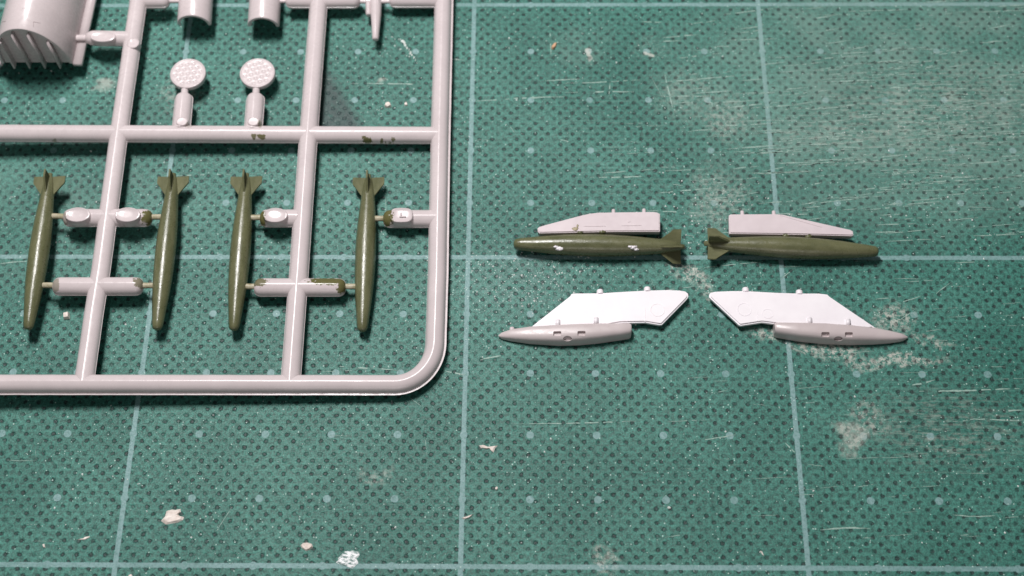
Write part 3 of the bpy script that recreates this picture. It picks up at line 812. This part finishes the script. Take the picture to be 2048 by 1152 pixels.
for i, (u, v, rx, ry) in enumerate(((1150, 458, .05, .035), (1155, 452, .018, .03))):
    c = at_plane(u, v, *PLN); blob3d('paint_smear', c, rx, ry, 0.005, mat_simple('thin_olive', (0.30, 0.26, 0.15), (0.40, 0.34, 0.22), 0.5) if i == 0 else bpy.data.materials['thin_olive'], e1, 8 + i)
for (u, v, pp, ee) in ((1160, 463.5, PLN, e1), (1205, 463, PLN, e1), (1572, 470, PLN, e2), (1618, 471.5, PLN, e2)):
    c = at_plane(u, v, *pp); c.z -= 0.03; blob3d('glue_bead', c, 0.055, 0.035, 0.04, M_OLIVE, ee, int(u))
for e in (e1, e2):
    for c in e.children:
        if not c.name.startswith('bomb'): c.matrix_parent_inverse = Matrix.Translation(-Vector(e.location))

# ------------------------------------------------------------------ fins with pods
def pod_mesh(top, bot, z0, hz):
    """top / bot: matched outlines (pixels) from nose to tail; D-shaped body lying flat side down"""
    bm = bmesh.new(); K = 20; rings = []
    for (a, b, k) in zip(top, bot, hz):
        # the upper outline is the far crest, the lower one the near foot
        pa_ = at(*a, z0 + 0.55 * k); pb_ = at(*b, 0.35 * k + 0.01)
        ring = []
        c = (pa_ + pb_) / 2; hw = max(0.004, (pa_.y - pb_.y) / 2)
        for i in range(K + 1):
            an = PI * i / K
            ca, sa = math.cos(an), math.sin(an)
            y = math.copysign(abs(ca) ** 0.72, ca) * hw
            z = 0.02 + k * (abs(sa) ** 0.62)
            ring.append(bm.verts.new((c.x, c.y + y, z)))
        rings.append(ring)
    for r1, r2 in zip(rings, rings[1:]):
        for i in range(K): bm.faces.new((r1[i], r1[i + 1], r2[i + 1], r2[i]))
        bm.faces.new((r1[0], r2[0], r2[K], r1[K]))
    bm.faces.new(rings[0]); bm.faces.new(list(reversed(rings[-1])))
    return bm
def cut(pod, cuts):
    """real openings cut into the pod's skin: (pixel, half width, half height, depth, squareness)"""
    bvh = BVHTree.FromPolygons([v.co.copy() for v in pod.data.vertices], [tuple(p.vertices) for p in pod.data.polygons])
    bm = bmesh.new(); K = 24
    for (u, v, w, h, dep, sq) in cuts:
        q, n = cast(u, v, bvh); sx = Vector((1, 0, 0)); sx = (sx - n * sx.dot(n)).normalized(); sy = n.cross(sx); e = 2.0 / sq; rr = []
        for (k, dz) in ((1.0, 0.05), (1.0, -dep * 0.8), (0.85, -dep)):
            ring = []
            for i in range(K):
                a = 2 * PI * i / K; c, s_ = math.cos(a), math.sin(a)
                ring.append(bm.verts.new(q + n * dz + sx * (w * k * math.copysign(abs(c) ** e, c)) + sy * (h * k * math.copysign(abs(s_) ** e, s_))))
            rr.append(ring)
        for a, b in zip(rr, rr[1:]):
            for i in range(K): bm.faces.new((a[i], a[(i + 1) % K], b[(i + 1) % K], b[i]))
        bm.faces.new(rr[0]); bm.faces.new(rr[-1])
    bmesh.ops.recalc_face_normals(bm, faces=bm.faces)
    cm = bpy.data.meshes.new('cutter'); bm.to_mesh(cm); bm.free(); co = bpy.data.objects.new('cutter', cm); SC.collection.objects.link(co); bpy.context.view_layer.update()
    md = pod.modifiers.new('cut', 'BOOLEAN'); md.object = co; md.operation = 'DIFFERENCE'; md.solver = 'EXACT'
    dg = bpy.context.evaluated_depsgraph_get(); dg.update()
    me = bpy.data.meshes.new_from_object(pod.evaluated_get(dg)); pod.modifiers.clear()
    if len(me.polygons) > 20: pod.data = me
    b2 = bmesh.new(); b2.from_mesh(pod.data)
    for ed in b2.edges:
        if len(ed.link_faces) == 2 and ed.calc_face_angle(0) > math.radians(40): ed.smooth = False
    b2.to_mesh(pod.data); b2.free()
    bpy.data.objects.remove(co); return bvh
def fin_with_pod(poly, top, bot, hz, pins, bosses, slots, hole, discs, seams, label, small_pin=None):
    c = at(*poly[0], 0)
    e = empty('wing_fin', c); tag(e, label, 'model part', 'white fins with grey pods')
    fp = (0.125, 0.0, -0.020)
    f = plate('fin_panel', poly, fp, 0.09, M_WHITE, e, 0.022, 4)
    for (u, v) in pins: pin(u, v + 5, at_plane(u, v + 8, *fp).z - 0.05, 0.054, 0.06, M_WHITE, f, 'locating_pin', 0.02)
    pod = build('pod', pod_mesh(top, bot, 0.02, hz), M_POD, e, auto=math.radians(48))
    for (u, v) in bosses:
        q = at_plane(u, v, fp[0], 0, fp[2]); b = slab_bm(q.x - 0.040, q.x + 0.040, q.y - 0.075, q.y + 0.035, q.z - 0.03, q.z + 0.020, 0.010)
        build('mounting_lug', b, M_WHITE, f, auto=math.radians(50))
    for (u, v, r) in discs:
        q = at_plane(u, v, *fp); bm = bmesh.new(); K = 32; rings = []
        for (k, dz) in ((1.0, -0.004), (0.97, 0.005), (0.90, 0.005), (0.86, 0.001), (0.0, 0.001)):
            if k: rings.append([bm.verts.new((q.x + r * k * math.cos(2 * PI * i / K), q.y + r * k * math.sin(2 * PI * i / K), q.z + dz + fp[2] * r * k * math.sin(2 * PI * i / K))) for i in range(K)])
            else: rings.append([bm.verts.new((q.x, q.y, q.z + dz))])
        for a, b in zip(rings, rings[1:]):
            for i in range(K):
                bm.faces.new((a[i], a[(i + 1) % K], b[0]) if len(b) == 1 else (a[i], a[(i + 1) % K], b[(i + 1) % K], b[i]))
        build('round_hatch', bm, M_WHITE, f, auto=math.radians(40))
    for (a, b) in seams: strip('panel_line', *a, *b, (fp[0] + 0.001, 0, fp[2]), 0.008, 0.004, M_WHITE, f)
    pod.matrix_parent_inverse = Matrix.Translation(-Vector(e.location)); bpy.context.view_layer.update()
    cut(pod, [(u, v, 0.062, 0.038, 0.05, 6.0) for u, v in slots] + [(hole[0], hole[1], 0.068, 0.046, 0.045, 2.0)])
    if small_pin: pin(small_pin[0], small_pin[1] + 3, 0.06, 0.038, 0.03, M_PALE, pod, 'locating_pin', 0.04)
    for ch in e.children: ch.matrix_parent_inverse = Matrix.Translation(-Vector(e.location))
    return e
fin_with_pod(
    [(1060, 655), (1141, 591), (1142, 588), (1146, 586), (1200, 585.5), (1250, 582.5), (1295, 580), (1336, 579), (1360, 580), (1371, 582), (1376, 586), (1377, 592), (1374, 597), (1324, 648), (1319, 648.5), (1291, 644), (1240, 645), (1200, 652), (1100, 660)],
    [(997, 670), (1004, 664.5), (1023, 658), (1060, 652.5), (1119, 648.5), (1160, 647), (1197, 646.5), (1240, 646.5), (1258, 646.7), (1262, 649)],
    [(997, 674), (1004, 677.5), (1023, 681), (1060, 685.5), (1119, 688.5), (1160, 687), (1197, 683.5), (1240, 677.5), (1258, 674.8), (1262, 672)],
    [0.03, 0.075, 0.125, 0.175, 0.22, 0.235, 0.235, 0.22, 0.21, 0.19],
    [(1200, 581), (1294.5, 576)], [(1115.5, 643), (1192, 639)], [(1114.5, 667), (1163, 666.5)], (1135, 677.5),
    [(1315, 620, 0.115)], [((1290, 616), (1290, 644))], 'white fin whose grey pod points left, below the left-pointing bomb', (1024, 655))
fin_with_pod(
    [(1418.5, 589), (1421, 585), (1430, 582.5), (1465, 581), (1491, 581), (1552, 584.5), (1600, 586), (1638, 586), (1655, 588), (1659, 592), (1700, 620), (1752, 655), (1700, 660), (1600, 655), (1560, 648), (1524, 643.5), (1482, 650), (1478, 649), (1419, 594)],
    [(1814.5, 673), (1808, 669), (1800, 666), (1780, 661), (1747, 654.5), (1700, 649.5), (1650, 646), (1600, 645), (1552, 645), (1547.5, 647)],
    [(1814.5, 677), (1808, 680.5), (1800, 682.5), (1780, 684.8), (1747, 686.5), (1700, 687), (1650, 685), (1600, 680), (1552, 672), (1547.5, 669)],
    [0.03, 0.07, 0.10, 0.135, 0.185, 0.22, 0.235, 0.23, 0.21, 0.19],
    [(1491, 577), (1598.5, 582)], [(1619, 639), (1696, 642)], [(1651, 669), (1698, 669)], (1676.5, 678),
    [(1489, 619, 0.115), (1535.5, 627.5, 0.085)], [((1515, 625), (1515, 642))], 'white fin whose grey pod points right, below the right-pointing bomb')
